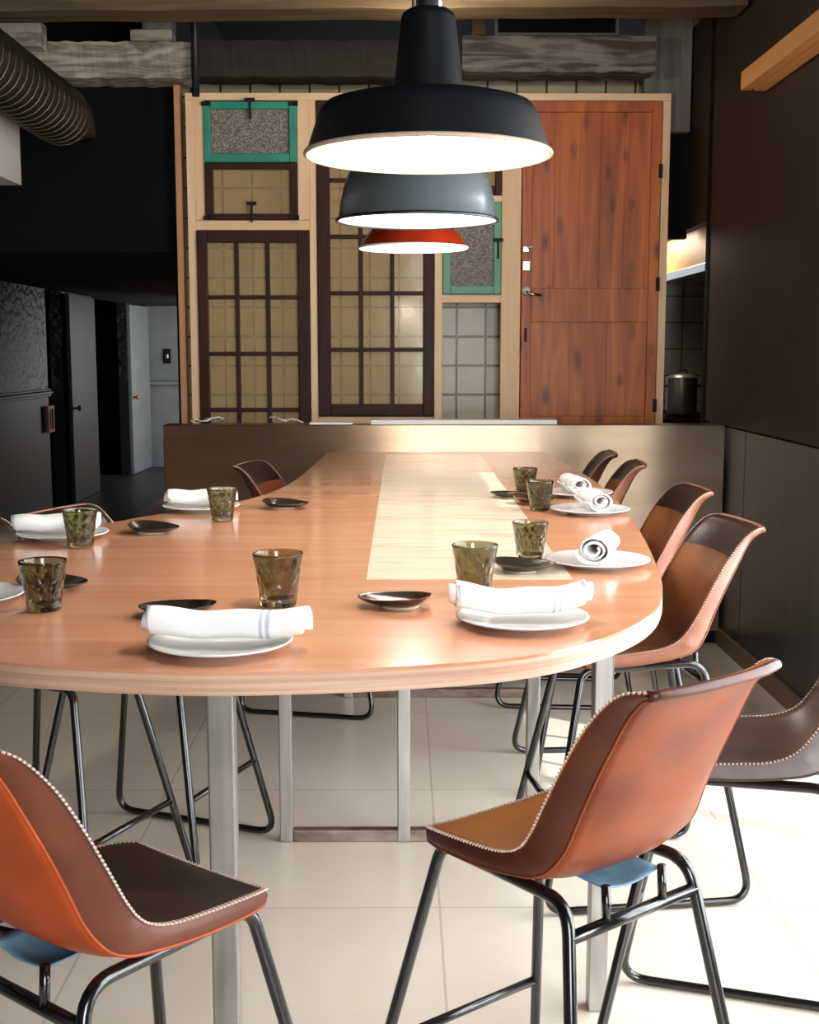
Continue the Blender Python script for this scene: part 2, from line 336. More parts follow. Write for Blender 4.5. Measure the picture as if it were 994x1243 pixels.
# left side: long black wall with dado rail, doors and corridor end
LX = -3.5
structure(MB().box(LX - .12, -3.2, 0, LX, 12.3, 1.2).box(LX - .12, 12.85, 0, LX, 14.1, 1.2).box(LX - .12, 15.9, 0, LX, 18, 1.2).build('wall_left', M['black_wall']))
structure(MB().box(LX - .12, -3.2, 1.2, LX, 12.3, CEIL).box(LX - .12, 12.85, 1.2, LX, 14.1, CEIL).box(LX - .12, 15.9, 1.2, LX, 18, CEIL).build('wall_left', M['black_paper']))
f = MB().box(LX - .02, -3.2, 1.15, LX + .03, 12.3, 1.175).box(LX - .02, -3.2, 1.175, LX + .045, 12.3, 1.2).box(LX - .02, -3.2, 1.205, LX + .03, 12.3, 1.225)
structure(f.build('trim_2', M['grey_gloss'], bevel=.006))
structure(MB().box(LX - 1.5, 11.2, 0, LX - 1.4, 18.0, CEIL).box(LX - 1.4, 14.12, 0, LX - .12, 14.2, CEIL).box(LX - 1.4, 12.1, 0, LX - .12, 12.2, CEIL).box(LX - 1.4, 16.6, 0, LX - .12, 16.7, CEIL).build('wall_left', M['black_matte']))
structure(MB().box(-3.6, 7.74, 2.2, -1.36, 18, CEIL).build('wall_bulkhead', M['black_matte']))
structure(MB().box(-3.6, 17.1, 0, 0.2, 17.2, 2.3).build('wall_back', M['grey_gloss']))
structure(MB().box(-3.5, 17.03, 1.13, -1.3, 17.1, 1.18).box(-3.5, 17.05, 1.19, -1.3, 17.1, 1.22).build('trim_3', M['grey_gloss'], bevel=.006))
structure(MB().box(-1.42, 7.9, 0, -1.32, 14.4, 2.3).box(-1.32, 7.74, 0, 2.3, 7.9, 1.0).build('wall_partition', M['black_matte']))
def black_door(name, y0, y1, m, ang=0.0):
    d = structure(bpy.data.objects.new(name, None)); C.objects.link(d); d.location = (LX + .03, y1, 0); d.rotation_euler = (0, 0, ang)
    MB().box(-.02, y0 - y1, 0.01, .025, 0, 2.18).build('door_leaf', m, d, bevel=.004)
    k = MB().lathe([(0, .0), (.012, 0), (.012, .03), (.028, .04), (.032, .055), (.022, .07), (0, .073)], 16)
    h = k.build('door_knob', M['copper'], d, smooth=True); h.rotation_euler = (0, PI / 2, 0); h.location = (.025, y0 - y1 + .08, 1.0)
    return d
black_door('door_1', 12.9, 14.05, M['black_wall'], 0.02)
black_door('door_2', 15.95, 17.0, M['grey_gloss'], -0.02)
t = thing('wall_plate', 'small copper framed plate on the end of the black left wall below the rail', 'wall plate', (LX + .032, 12.2, .80))
MB().box(0, -.1, 0, .02, -.07, .26).box(0, .07, 0, .02, .1, .26).box(0, -.07, .23, .02, .07, .26).box(0, -.07, 0, .02, .07, .03).build('frame', M['copper'], t, bevel=.003)
MB().box(-.0, -.07, .03, .008, .07, .23).box(.008, -.02, .07, .014, .02, .19).build('plate', M['iron'], t)
t = thing('light_switch', 'small black light switch on the grey end wall of the corridor', 'switch', (-3.22, 17.1, 1.52))
MB().box(-.05, -.02, -.1, .05, 0, .1).build('switch_plate', M['black_matte'], t, bevel=.005)
MB().box(-.02, -.04, -.03, .02, -.02, .03).build('rocker', M['chrome'], t, bevel=.004)

# ------------------------------------------------------------------ olive tiled wall and salvaged window partition
PY = 7.6
structure(MB().box(1.55, 7.72, 2.28, 1.745, 7.8, CEIL).box(1.50, 7.72, 0, 1.60, 7.95, 2.28).build('wall_partition', M['black_matte']))
structure(MB().box(-1.40, 7.86, 1.0, 1.55, 7.95, 3.3).build('wall_tiled', M['tile']))
structure(MB().box(1.74, 9.3, 0, 4.2, 9.4, 3.4).build('wall_kitchen', M['kitchen_tile']))
def X(x, y=320, Y=PY): return aty(x, y, Y).x
def Zp(y, Y=PY): return aty(500, y, Y).z
def rect(mb, x0, y0, x1, y1, d0=0.0, d1=0.05, Y=PY):
    ym = (y0 + y1) / 2
    mb.box(X(x0, ym), Y + d0, Zp(y1), X(x1, ym), Y + d1, Zp(y0)); return mb
ZB = Zp(517) - .05
t = thing('timber_partition', 'pale pine stud partition holding the salvaged windows and the door behind the counter', 'partition', (0, PY, 0))
def stile(x0, x1, ya=113, yb=520, name='stile'):
    m = MB(); m.box(X(x0), 0, ZB, X(x1), .09, Zp(ya)); return m.build(name, M['timber'], t, bevel=.003)
stile(229, 239.5, 122)
MB().box(X(239.5), .0, Zp(267.2), X(250.5), .09, Zp(122)).build('stile', M['timber'], t, bevel=.003)
MB().box(X(376), .0, ZB, X(385), .09, Zp(122)).box(X(362.5), .0, Zp(267.2), X(376), .09, Zp(122)).build('stile', M['timber'], t, bevel=.003)
stile(527.5, 537, 122); stile(608.5, 632, 122); stile(800, 809.5, 122)
MB().box(X(229), -.004, Zp(122), X(809.5), .09, Zp(113)).build('top_rail', M['timber_h'], t, bevel=.003)
for (x0, x1, y0, y1) in ((239.5, 376, 267.5, 279.5), (537, 608.5, 237, 245), (537, 608.5, 357.5, 367.5), (385, 527, 506, 520)):
    MB().box(X(x0), .0, Zp(y1), X(x1), .09, Zp(y0)).build('cross_rail', M['timber_h'], t, bevel=.003)
knots = MB()
t2 = tag(MB().box(X(213.5), PY + .05, ZB - .3, X(221.5), PY + .14, Zp(97)).build('timber_post', M['post'], bevel=.004), 'slim orange-brown post standing just left of the pine stud frame', 'post')

def old_window(name, label, x0, y0, x1, y1, ix0, iy0, ix1, iy1, vs, hs, fm, gm, mw=5.0, d=-.02, hardware=None):
    cx = (X(x0) + X(x1)) / 2; z0 = Zp(y1)
    t = thing(name, label, 'window', (cx, PY + d, z0))
    x = lambda p: X(p) - cx
    z = lambda p: Zp(p) - z0
    fr = MB().box(x(x0), 0, z(y1), x(ix0), .055, z(y0)).box(x(ix1), 0, z(y1), x(x1), .055, z(y0)).box(x(ix0), 0, z(iy0), x(ix1), .055, z(y0))
    if iy1 < y1: fr.box(x(ix0), 0, z(y1), x(ix1), .055, z(iy1))
    fr.build('sash_frame', fm, t, bevel=.005)
    h = mw / 2
    for v in vs: MB().box(x(v - h), .006, z(iy1), x(v + h), .045, z(iy0)).build('muntin', fm, t, bevel=.003)
    for q in hs:
        MB().box(x(ix0), .010, z(q + h), x(ix1), .041, z(q - h)).build('muntin', fm, t, bevel=.003)
    MB().box(x(ix0) - .008, .024, z(iy1) - (0 if iy1 >= y1 else .008), x(ix1) + .008, .029, z(iy0) + .008).build('glass_pane', gm, t)
    if hardware:
        m = MB()
        for (hx, hy, kind) in hardware:
            if kind == 'stay':
                m.box(x(hx) - .006, -.012, z(hy) - .07, x(hx) + .006, 0, z(hy) + .05).box(x(hx) - .03, -.018, z(hy) + .03, x(hx) + .03, -.002, z(hy) + .05)
            else:
                m.box(x(hx) - .025, -.012, z(hy) - .012, x(hx) + .025, 0, z(hy) + .010)
                m.lathe([(0, -.012), (.012, -.012), (.012, .014), (0, .014)], 10, (x(hx) + .02, -.012, z(hy)))
        m.build('iron_fittings', M['iron'], t)
    return t
old_window('casement_window', 'small teal casement with frosted glass at the top left of the frame', 251, 124, 362, 197.5, 259, 133, 353, 187, [], [], M['teal'], M['frost'],
           hardware=[(254, 127, 'h'), (358, 127, 'h'), (307, 131, 'stay')])
old_window('casement_window', 'small dark brown casement with amber glass directly below the teal one', 251, 198, 362, 267, 261, 206, 353.5, 260, [], [], M['dark_wood'], M['amber'],
           hardware=[(254, 265, 'h'), (358, 265, 'h'), (307, 256, 'stay')])
old_window('sash_window', 'tall dark sash of small panes at the lower left, sunk behind the counter', 239.5, 280, 375.5, 520, 252, 295, 361.5, 520, [287.5, 325], [361, 429.5, 497.5], M['dark_wood'], M['amber'])
old_window('sash_window', 'tallest dark sash of small panes, behind the pendant lamps', 385.5, 122.5, 527, 505, 401, 151, 513.5, 490.5, [438, 476], [219, 287.5, 356, 424.5], M['dark_wood'], M['amber'])
old_window('casement_window', 'small dark casement half hidden by the big black and grey lamps', 538, 122.5, 608, 236.5, 548, 136, 600, 226, [], [], M['dark_wood'], M['amber'])
old_window('casement_window', 'faded green casement with frosted glass above the open tiled bay', 537.5, 245.5, 608, 357, 547, 255, 599, 347, [], [], M['green'], M['frost'], hardware=[(604, 300, 'stay')])

# panelled pine door set in the frame
M['door'] = mat('stained knotty pine', (150, 70, 16), 0.46, col2=(206, 114, 36), scale=(11, 11, 0.9), detail=7, distort=1.4, col3=(182, 92, 24), lo=0.3, hi=0.7, spec=0.5)
N, L, b = nodes(M['door'])
tc = N.new('ShaderNodeTexCoord'); mp = N.new('ShaderNodeMapping'); mp.inputs['Scale'].default_value = (9, 9, 3.6); L.new(tc.outputs['Object'], mp.inputs[0])
vo = N.new('ShaderNodeTexVoronoi'); vo.inputs['Scale'].default_value = 1; L.new(mp.outputs[0], vo.inputs['Vector'])
nzz = N.new('ShaderNodeTexNoise'); nzz.inputs['Scale'].default_value = 6; nzz.inputs['Detail'].default_value = 4; L.new(tc.outputs['Object'], nzz.inputs['Vector'])
ad = N.new('ShaderNodeMath'); ad.operation = 'MULTIPLY_ADD'; ad.inputs[1].default_value = 0.35; L.new(nzz.outputs['Fac'], ad.inputs[0]); L.new(vo.outputs['Distance'], ad.inputs[2])
rp = N.new('ShaderNodeValToRGB'); rp.color_ramp.elements[0].position = 0.24; rp.color_ramp.elements[1].position = 0.46
rp.color_ramp.elements[0].color = (.16, .10, .08, 1); rp.color_ramp.elements[1].color = (1, 1, 1, 1); L.new(ad.outputs[0], rp.inputs[0])
mx = N.new('ShaderNodeMix'); mx.data_type = 'RGBA'; mx.blend_type = 'MULTIPLY'; mx.inputs[0].default_value = 0.85
src = b.inputs['Base Color'].links[0].from_socket; L.new(src, mx.inputs[6]); L.new(rp.outputs[0], mx.inputs[7]); L.new(mx.outputs[2], b.inputs['Base Color'])
cx = (X(633) + X(799)) / 2; t = thing('panelled_door', 'orange stained knotty pine door standing at the right end of the frame', 'door', (cx, PY - .012, Zp(560)))
x = lambda p: X(p) - cx
z = lambda p: Zp(p) - Zp(560)
MB().box(x(633), 0, 0, x(645), .045, z(123)).build('stile', M['door'], t, bevel=.003)
MB().box(x(787), 0, 0, x(799), .045, z(123)).build('stile', M['door'], t, bevel=.003)
for (q0, q1) in ((123, 136), (350, 391), (505, 560)): MB().box(x(645), .001, z(q1), x(787), .044, z(q0)).build('rail', M['door'], t, bevel=.003)
for (q0, q1) in ((136, 350), (391, 505)):
    m = MB(); e = [645, 672, 702, 727, 756, 787] if q0 == 136 else [645, 693, 738, 787]
    for e0, e1 in zip(e, e[1:]): m.box(x(e0) + .0004, .017, z(q1), x(e1) - .0004, .036, z(q0))
    m.build('panel', M['door'], t, bevel=.0007)
m = MB()
m.box(x(634), -.012, z(323) - .028, x(643), 0, z(323) + .028)
m.build('latch_plate', M['chrome'], t, bevel=.003)
m = MB().box(x(634), -.02, z(303) - .016, x(641), 0, z(303) + .016); m.tube([(x(639), -.018, z(301)), (x(646), -.024, z(300))], .007)
m.build('bolt', M['chrome'], t, bevel=.002)
m = MB().lathe([(0, 0), (.026, 0), (.028, .02), (.02, .05), (.0, .055)], 18); k = m.build('knob_rose', M['china'], t, smooth=True); k.rotation_euler = (PI / 2, 0, 0); k.location = (x(638.5), 0, z(353))
m = MB(); m.tube([(x(638), -.05, z(354)), (x(641), -.062, z(357)), (x(656), -.062, z(359))], .008); m.build('lever_handle', M['chrome'], t, smooth=True)
MB().box(x(637), -.003, z(415), x(640), .001, z(398)).build('keyhole', M['iron'], t)
for q in (208, 345, 492): MB().box(x(796), -.012, z(q) - .04, x(800.5), .002, z(q) + .04).build('hinge', M['iron'], t, bevel=.002)

# ------------------------------------------------------------------ steel bar counter
CY_ = 6.6
ctop = 1.205
t = thing('bar_counter', 'long brushed steel bar counter closing off the far end of the table', 'counter', (0, CY_, 0))
MB().box(-1.275, 0, 0.08, WX - .012, .03, ctop).build('front_panel', M['steel'], t, bevel=.003)
MB().box(-1.275, .03, ctop - .03, WX - .012, .17, ctop).build('ledge', M['steel'], t, bevel=.003)
MB().box(-1.275, .03, 0.08, -1.245, 1.0, 1.02).build('end_panel', M['steel'], t, bevel=.003)
MB().box(-1.24, .17, 0.98, WX - .012, .98, 1.02).build('worktop', M['steel'], t, bevel=.003)
MB().box(-1.24, .06, 0.0, WX - .02, .12, .08).build('kick_plate', M['black_matte'], t)
p0 = aty(450, 514, CY_ + .05); p1 = aty(675, 514, CY_ + .05)
tag(MB().box(p0.x, CY_ + .012, ctop + .001, p1.x, CY_ + .15, ctop + .026).build('serving_board', M['paper'], bevel=.004), 'long thin white board lying along the counter edge under the lamps', 'board')
p0 = aty(376, 514, CY_ + .06); p1 = aty(428, 514, CY_ + .06)
tag(MB().box(p0.x, CY_ + .03, ctop + .001, p1.x, CY_ + .13, ctop + .012).build('menu_card', M['paper'], bevel=.002), 'short flat white card on the counter left of the long white board', 'card')
for (xx, rz, lab) in ((252, .5, 'crumpled white paper slip on the counter at the foot of the leftmost dark sash'), (348, -.3, 'white paper slip lying askew on the counter under the right panes of the left sash')):
    p = aty(xx, 508, CY_ + .1); m = MB()
    m.grid([[(i * .03 - .09, j * .03 - .03, .012 + .010 * math.sin(i * 1.7 + j)) for j in range(3)] for i in range(7)])
    o = m.build('paper_slip', M['paper'], smooth=True, loc=(p.x, CY_ + .09, ctop + .012)); o.rotation_euler = (0, -.12 if rz > 0 else .1, rz * .4); tag(o, lab, 'paper')
    sm = o.modifiers.new('thick', 'SOLIDIFY'); sm.thickness = .003
# kitchen glimpse on the right
t = thing('range_hood', 'orange pine clad hood with a steel lip over the kitchen pass at the right', 'hood', (1.8, 7.22, 2.06))
MB().box(0, 0, .05, .9, 1.7, .30).build('wood_cladding', M['orange_ply'], t, bevel=.004)
MB().box(-.03, 0, 0, .9, 1.7, .05).build('steel_lip', M['chrome'], t, bevel=.003)
t = thing('cooker', 'black cooker behind the counter under the tall pot', 'cooker', (2.05, 8.75, 0))
MB().box(-.3, -.42, 0.05, .45, .42, 1.14).build('body', M['black_matte'], t, bevel=.01)
m = MB()
for k in range(4): m.box(-.25 + .09 * k, -.36, 1.141, -.225 + .09 * k, .36, 1.17)
m.box(-.27, -.38, 1.141, .4, -.36, 1.17); m.build('pan_grate', M['iron'], t)
for k in range(3):
    q = MB().lathe([(0, 0), (.022, 0), (.02, .03), (0, .03)], 14).build('control_knob', M['chrome'], t, smooth=True); q.rotation_euler = (PI / 2, 0, 0); q.location = (-.22 + .1 * k, -.42, 1.09)
pp = aty(827, 490, 8.55)
t = thing('stock_pot', 'tall spun aluminium stock pot on the cooker beside the grey tiles', 'pot', (pp.x, 8.55, 1.1705))
R_ = 18 / 1500 * 8.7; Hh = .235
MB().lathe([(0, 0), (R_ * .97, 0), (R_, .006), (R_, Hh), (R_ * 1.04, Hh + .004), (R_ * 1.04, Hh + .01), (R_ * .97, Hh + .01), (R_ * .95, .01), (0, .01)], 40).build('pot_body', M['pot'], t, auto=40)
MB().lathe([(R_ * .96, Hh + .004), (R_ * .9, Hh + .022), (R_ * .3, Hh + .036), (0, Hh + .04)], 40).build('lid', M['pot'], t, smooth=True)
MB().tube([(-.03, 0, Hh + .036), (-.03, 0, Hh + .06), (.03, 0, Hh + .06), (.03, 0, Hh + .036)], .006, 8).build('lid_handle', M['iron'], t, smooth=True)
for s in (-1, 1): MB().tube([(s * R_, -.035, Hh - .05), (s * (R_ + .03), -.03, Hh - .045), (s * (R_ + .03), .03, Hh - .045), (s * R_, .035, Hh - .05)], .006, 8).build('side_handle', M['iron'], t, smooth=True)

# ------------------------------------------------------------------ ceiling timbers, duct, vent
def rough_beam(name, x0, x1, y0, y1, z0, z1, m, label, amp=.005, n=34, tilt=0.0):
    P = []
    for i in range(n + 1):
        xx = x0 + (x1 - x0) * i / n; q = lambda s: amp * math.sin(i * 1.3 + s) * math.sin(i * .37 + s * 2)
        dz = tilt * i / n
        P.append([(xx, y0 + q(0), z0 + q(1) + dz), (xx, y1, z0 + q(1) + dz), (xx, y1, z1 + q(2) + dz), (xx, y0 + q(3), z1 + q(2) + dz), (xx, y0 + q(0), z0 + q(1) + dz)])
    mb = MB().grid(P); mb.f += [(0, 1, 2, 3), tuple(n * 5 + k for k in (3, 2, 1, 0))]
    return tag(mb.build(name, m), label, 'beam')
zb = lambda y, Y: aty(500, y, Y).z
rough_beam('ceiling_beam', -4.2, 1.72, 6.4, 6.62, zb(19, 6.4), zb(19, 6.4) + .2, M['beam_dark'], 'brown weathered beam running across the very top of the picture', tilt=.05)
rough_beam('ceiling_beam', aty(24, 70, 7.45).x, aty(232, 70, 7.45).x, 7.45, 7.7, zb(95, 7.45), zb(51, 7.45), M['beam_white'], 'flaking whitewashed beam at the upper left between the duct and the dark rod')
rough_beam('ceiling_beam', aty(232, 70, 7.45).x + .004, aty(560, 70, 7.45).x, 7.47, 7.7, zb(92, 7.45), zb(48, 7.45), mat('dark brown beam', (30, 25, 20), .8, col2=(44, 36, 28), scale=(1, 12, 12), bump=.3), 'dark brown beam behind the black lamp neck')  # middle length of the far beam, in a darker brown
rough_beam('ceiling_beam', aty(560, 70, 7.45).x + .004, aty(796, 70, 7.45).x, 7.45, 7.7, zb(87, 7.45), zb(43, 7.45), M['grey_timber'] if False else mat('grey flaking beam', (66, 60, 52), .8, col2=(124, 118, 108), scale=(2, 12, 14), distort=1.5, lo=.42, hi=.62, bump=.5, bscale=(6, 20, 20)), 'grey flaking beam under the vent grille at the upper right')
tag(MB().box(aty(780, 60, 7.72).x, 7.64, 2.9, 1.73, 7.71, CEIL).box(1.73, 7.60, 3.51, 2.5, 7.71, CEIL).build('timber_board', M['grey_timber'], bevel=.006), 'wide grey weathered board standing above the right wall behind the beams', 'board')
def px_box(name, x0, y0, x1, y1, Y, depth, m, label, cat, bevel=.006):
    a = aty(x0, y1, Y); b_ = aty(x1, y0, Y)
    return tag(MB().box(a.x, Y, a.z, b_.x, Y + depth, b_.z).build(name, m, bevel=bevel), label, cat)
px_box('timber_block', 158, 35, 208, 50, 7.5, .15, M['beam_white'], 'whitewashed timber block sitting on the flaking beam', 'block')
px_box('timber_block', 172, 20, 208, 34.6, 7.5, .15, M['grey_timber'], 'small grey timber block stacked on the whitewashed block', 'block')
px_box('timber_block', -12, 24, 48, 56, 7.3, .14, M['beam_white'], 'pale grey plank end above the spiral duct at the far left', 'block')
px_box('timber_block', 572, 16, 590, 42, 7.5, .15, M['beam'], 'small brown timber stub just left of the vent grille', 'block')
a = aty(600, 42, 7.5); b_ = aty(752, 14, 7.5)
t = thing('vent_grille', 'black louvred vent grille above the grey beam', 'vent', (a.x, 7.5, a.z))
W_ = b_.x - a.x; H_ = b_.z - a.z
MB().box(0, 0, 0, .02, .08, H_).box(W_ - .02, 0, 0, W_, .08, H_).box(.02, 0, H_ - .015, W_ - .02, .08, H_).box(.02, 0, 0, W_ - .02, .08, .012).build('frame', M['grey_gloss'], t, bevel=.002)
m = MB()
for k in range(5): m.obox((W_ / 2, .035, .024 + k * (H_ - .045) / 5), (W_ / 2 - .021, 0, 0), (0, .02, -.010), (0, .001, .002))
m.build('louvres', M['vent'], t)
p = aty(237, 80, 7.4)
tag(MB().tube([(p.x, 7.4, zb(113, 7.4) - .02), (p.x, 7.4, CEIL)], .022, 12).build('hanging_rod', M['vent'], smooth=True), 'thin black rod rising from the frame top beside the teal casement', 'rod')
p = aty(529, 4, 6.1)
lamp('bulb_glow', 'POINT', (p.x, 6.1, p.z - .06), 16, (1, .84, .64), shadow_soft_size=.03)
t = thing('bare_bulb', 'small lit bulb peeking out at the top edge beside the black lamp', 'bulb', (p.x, 6.1, p.z))
MB().lathe([(0, -.032), (.018, -.026), (.027, -.008), (.024, .012), (.013, .034), (.012, .05)], 18).build('glass_bulb', M['bulb'], t, smooth=True)
MB().lathe([(.014, .045), (.016, .05), (.016, .09), (.004, .1), (.004, CEIL - p.z)], 14).build('holder', M['cord'], t, smooth=True)
# spiral duct
t = thing('spiral_duct', 'fat dark spiral ventilation duct at the upper left', 'duct', (-1.80, 2.0, 2.83))
def ribfn(y): return .006 if False else 0
ringsN = 56; Ld = 4.75; m = MB(); pts = []; rr = []
for i in range(ringsN * 4 + 1):
    yy = Ld * i / (ringsN * 4); pts.append((0, yy, 0)); rr.append(.152 + (.006 if i % 4 == 0 else 0))
m.tube(pts, rr, 40, cap=False); m.build('duct_skin', M['duct'], t, auto=60)
sp = MB(); q = []
for i in range(ringsN * 20): q.append((.157 * math.cos(2 * PI * i / 20), Ld * i / (ringsN * 20), .157 * math.sin(2 * PI * i / 20)))
sp.tube(q, .0035, 5); sp.build('spiral_seam', mat('bright seam', (96, 88, 72), .35, .9), t, smooth=True)
m = MB(); m.tube([(0, Ld, 0), (0, Ld + .03, -.005), (0, Ld + .09, -.03), (0, Ld + .12, -.08), (0, Ld + .12, -.10)], [.158, .158, .155, .15, .14], 40); m.build('duct_elbow', M['duct'], t, smooth=True)
tag(MB().box(-2.14, 2.0, 2.45, -1.975, 6.6, 2.98).build('soffit_panel', M['white_board'], bevel=.004), 'pale boxed soffit running under the spiral duct at the left edge', 'soffit')
# pine rail on the right wall
t = thing('wall_rail', 'orange pine rail fixed high on the dark right wall', 'rail', (WX, 3.2, 2.84))
MB().box(-.11, 0, .0, -.06, 2.95, .085).build('front_batten', M['orange_ply'], t, bevel=.003)
MB().box(-.06, 0, -.012, -.001, 2.90, .07).build('rear_batten', M['orange_ply'], t, bevel=.003)

# ------------------------------------------------------------------ the long table
T = 1.062
out = [(-.39, CY_ - .004), (-.405, 6.2), (-.42, 5.8), (-.437, 5.3), (-.475, 4.85), (-.56, 4.48), (-.70, 4.22), (-.84, 4.01), (-.95, 3.80), (-1.06, 3.58), (-1.16, 3.3), (-1.20, 3.0), (-1.17, 2.72), (-1.08, 2.46), (-.93, 2.25), (-.72, 2.115),
       (-.52, 2.06), (-.33, 2.035), (-.12, 2.05), (.02, 2.075), (.16, 2.115), (.27, 2.175), (.37, 2.27), (.455, 2.385), (.515, 2.50), (.56, 2.63), (.60, 2.80), (.64, 3.06), (.69, 3.45), (.745, 4.0), (.785, 4.6), (.80, 5.13), (.785, 5.8), (.745, CY_ - .004)]
curve = [(p.x, p.y) for p in catmull([(x_, y_, 0) for x_, y_ in out], 132)]
t = thing('communal_table', 'long bar height keyhole shaped table in reddish wood with a pale inlay', 'table', (0, 0, 0))
sx0, sx1, sy0, sy1 = -.085, .405, 2.885, 6.42
# top veneer with the inlay cut in (ring polygon bridged at the far end)
top = MB().prism(curve, T - .006, T - .0002)
top.build('tabletop', M['table'], t)
pl = [(x_ * 1.0, y_) for x_, y_ in curve]
MB().prism(pl, T - .042, T - .0062).build('ply_core', M['ply'], t)
MB().box(sx0, sy0, T - .004, sx1, sy1, T + .0006).build('inlay', M['inlay'], t)
def post(x_, y_, s=.045, foot=True):
    MB().box(x_ - s / 2, y_ - s / 2, 0, x_ + s / 2, y_ + s / 2, T - .05).build('leg', M['tube_steel'], t, bevel=.004)
    MB().box(x_ - .07, y_ - .07, T - .05, x_ + .07, y_ + .07, T - .0425).build('mounting_plate', M['black_steel'], t, bevel=.002)
post(-.355, 2.36, .052); post(.475, 2.85, .046)
post(-.38, 3.9, .042); post(.005, 3.9, .042); post(.425, 3.9, .042)
MB().box(-.359, 3.881, .0, .404, 3.919, .04).build('floor_bar', M['rust_steel'], t, bevel=.004)
post(-.25, 5.6, .042); post(.6, 5.6, .042)
MB().box(-.229, 5.581, .0, .579, 5.619, .04).build('floor_bar', M['rust_steel'], t, bevel=.004)
MB().box(-.36, 3.0, T - .10, -.30, 6.3, T - .052).box(.52, 3.4, T - .10, .58, 6.3, T - .052).build('under_rail', M['black_steel'], t)

# ------------------------------------------------------------------ leather bar chairs
NV = 44; NU = 18
ci = catmull([(.345, 0, .714), (.30, 0, .722), (.20, 0, .724), (.11, 0, .729), (.05, 0, .747), (.006, 0, .792), (-.030, 0, .855), (-.068, 0, .93), (-.106, 0, 1.0), (-.142, 0, 1.055), (-.17, 0, 1.083), (-.198, 0, 1.092)], NV)
rim = catmull([(.338, 0, .722), (.295, 0, .730), (.20, 0, .740), (.12, 0, .751), (.068, 0, .774), (.034, 0, .815), (.002, 0, .872), (-.034, 0, .940), (-.074, 0, 1.008), (-.116, 0, 1.060), (-.150, 0, 1.086), (-.180, 0, 1.092)], NV)
co = catmull([(.345, 0, .694), (.30, 0, .698), (.20, 0, .698), (.10, 0, .700), (.03, 0, .712), (-.025, 0, .752), (-.062, 0, .82), (-.092, 0, .90), (-.124, 0, .975), (-.156, 0, 1.038), (-.182, 0, 1.07), (-.203, 0, 1.083)], NV)
eo = catmull([(.335, 0, .700), (.29, 0, .702), (.19, 0, .708), (.09, 0, .722), (.02, 0, .742), (-.018, 0, .785), (-.046, 0, .85), (-.078, 0, .92), (-.112, 0, .988), (-.142, 0, 1.045), (-.166, 0, 1.072), (-.186, 0, 1.084)], NV)
wd = catmull([(.160, 0, 0), (.172, 0, 0), (.177, 0, 0), (.178, 0, 0), (.180, 0, 0), (.184, 0, 0), (.187, 0, 0), (.186, 0, 0), (.183, 0, 0), (.179, 0, 0), (.174, 0, 0), (.160, 0, 0)], NV)
def shell_pts(cen, edge, ex, grow):
    P = []
    for i in range(NU + 1):
        u = -1 + 2 * i / NU; row = []
        for j in range(NV + 1):
            k = abs(u) ** ex; q = cen[j] * (1 - k) + edge[j] * k
            row.append(Vector((q.x, u * (wd[j].x + (grow(j) if callable(grow) else grow)), q.z)))
        P.append(row)
    return P
IN = shell_pts(ci, rim, 2.6, 0)
def taper(j):
    t_ = min(1, max(0, (j / NV - .30) / .25)); t_ = t_ * t_ * (3 - 2 * t_); e_ = max(0, (j / NV - .86) / .14)
    return .002 - .030 * t_ * (1 - .7 * e_)
OU = shell_pts(co, eo, 2.8, taper)
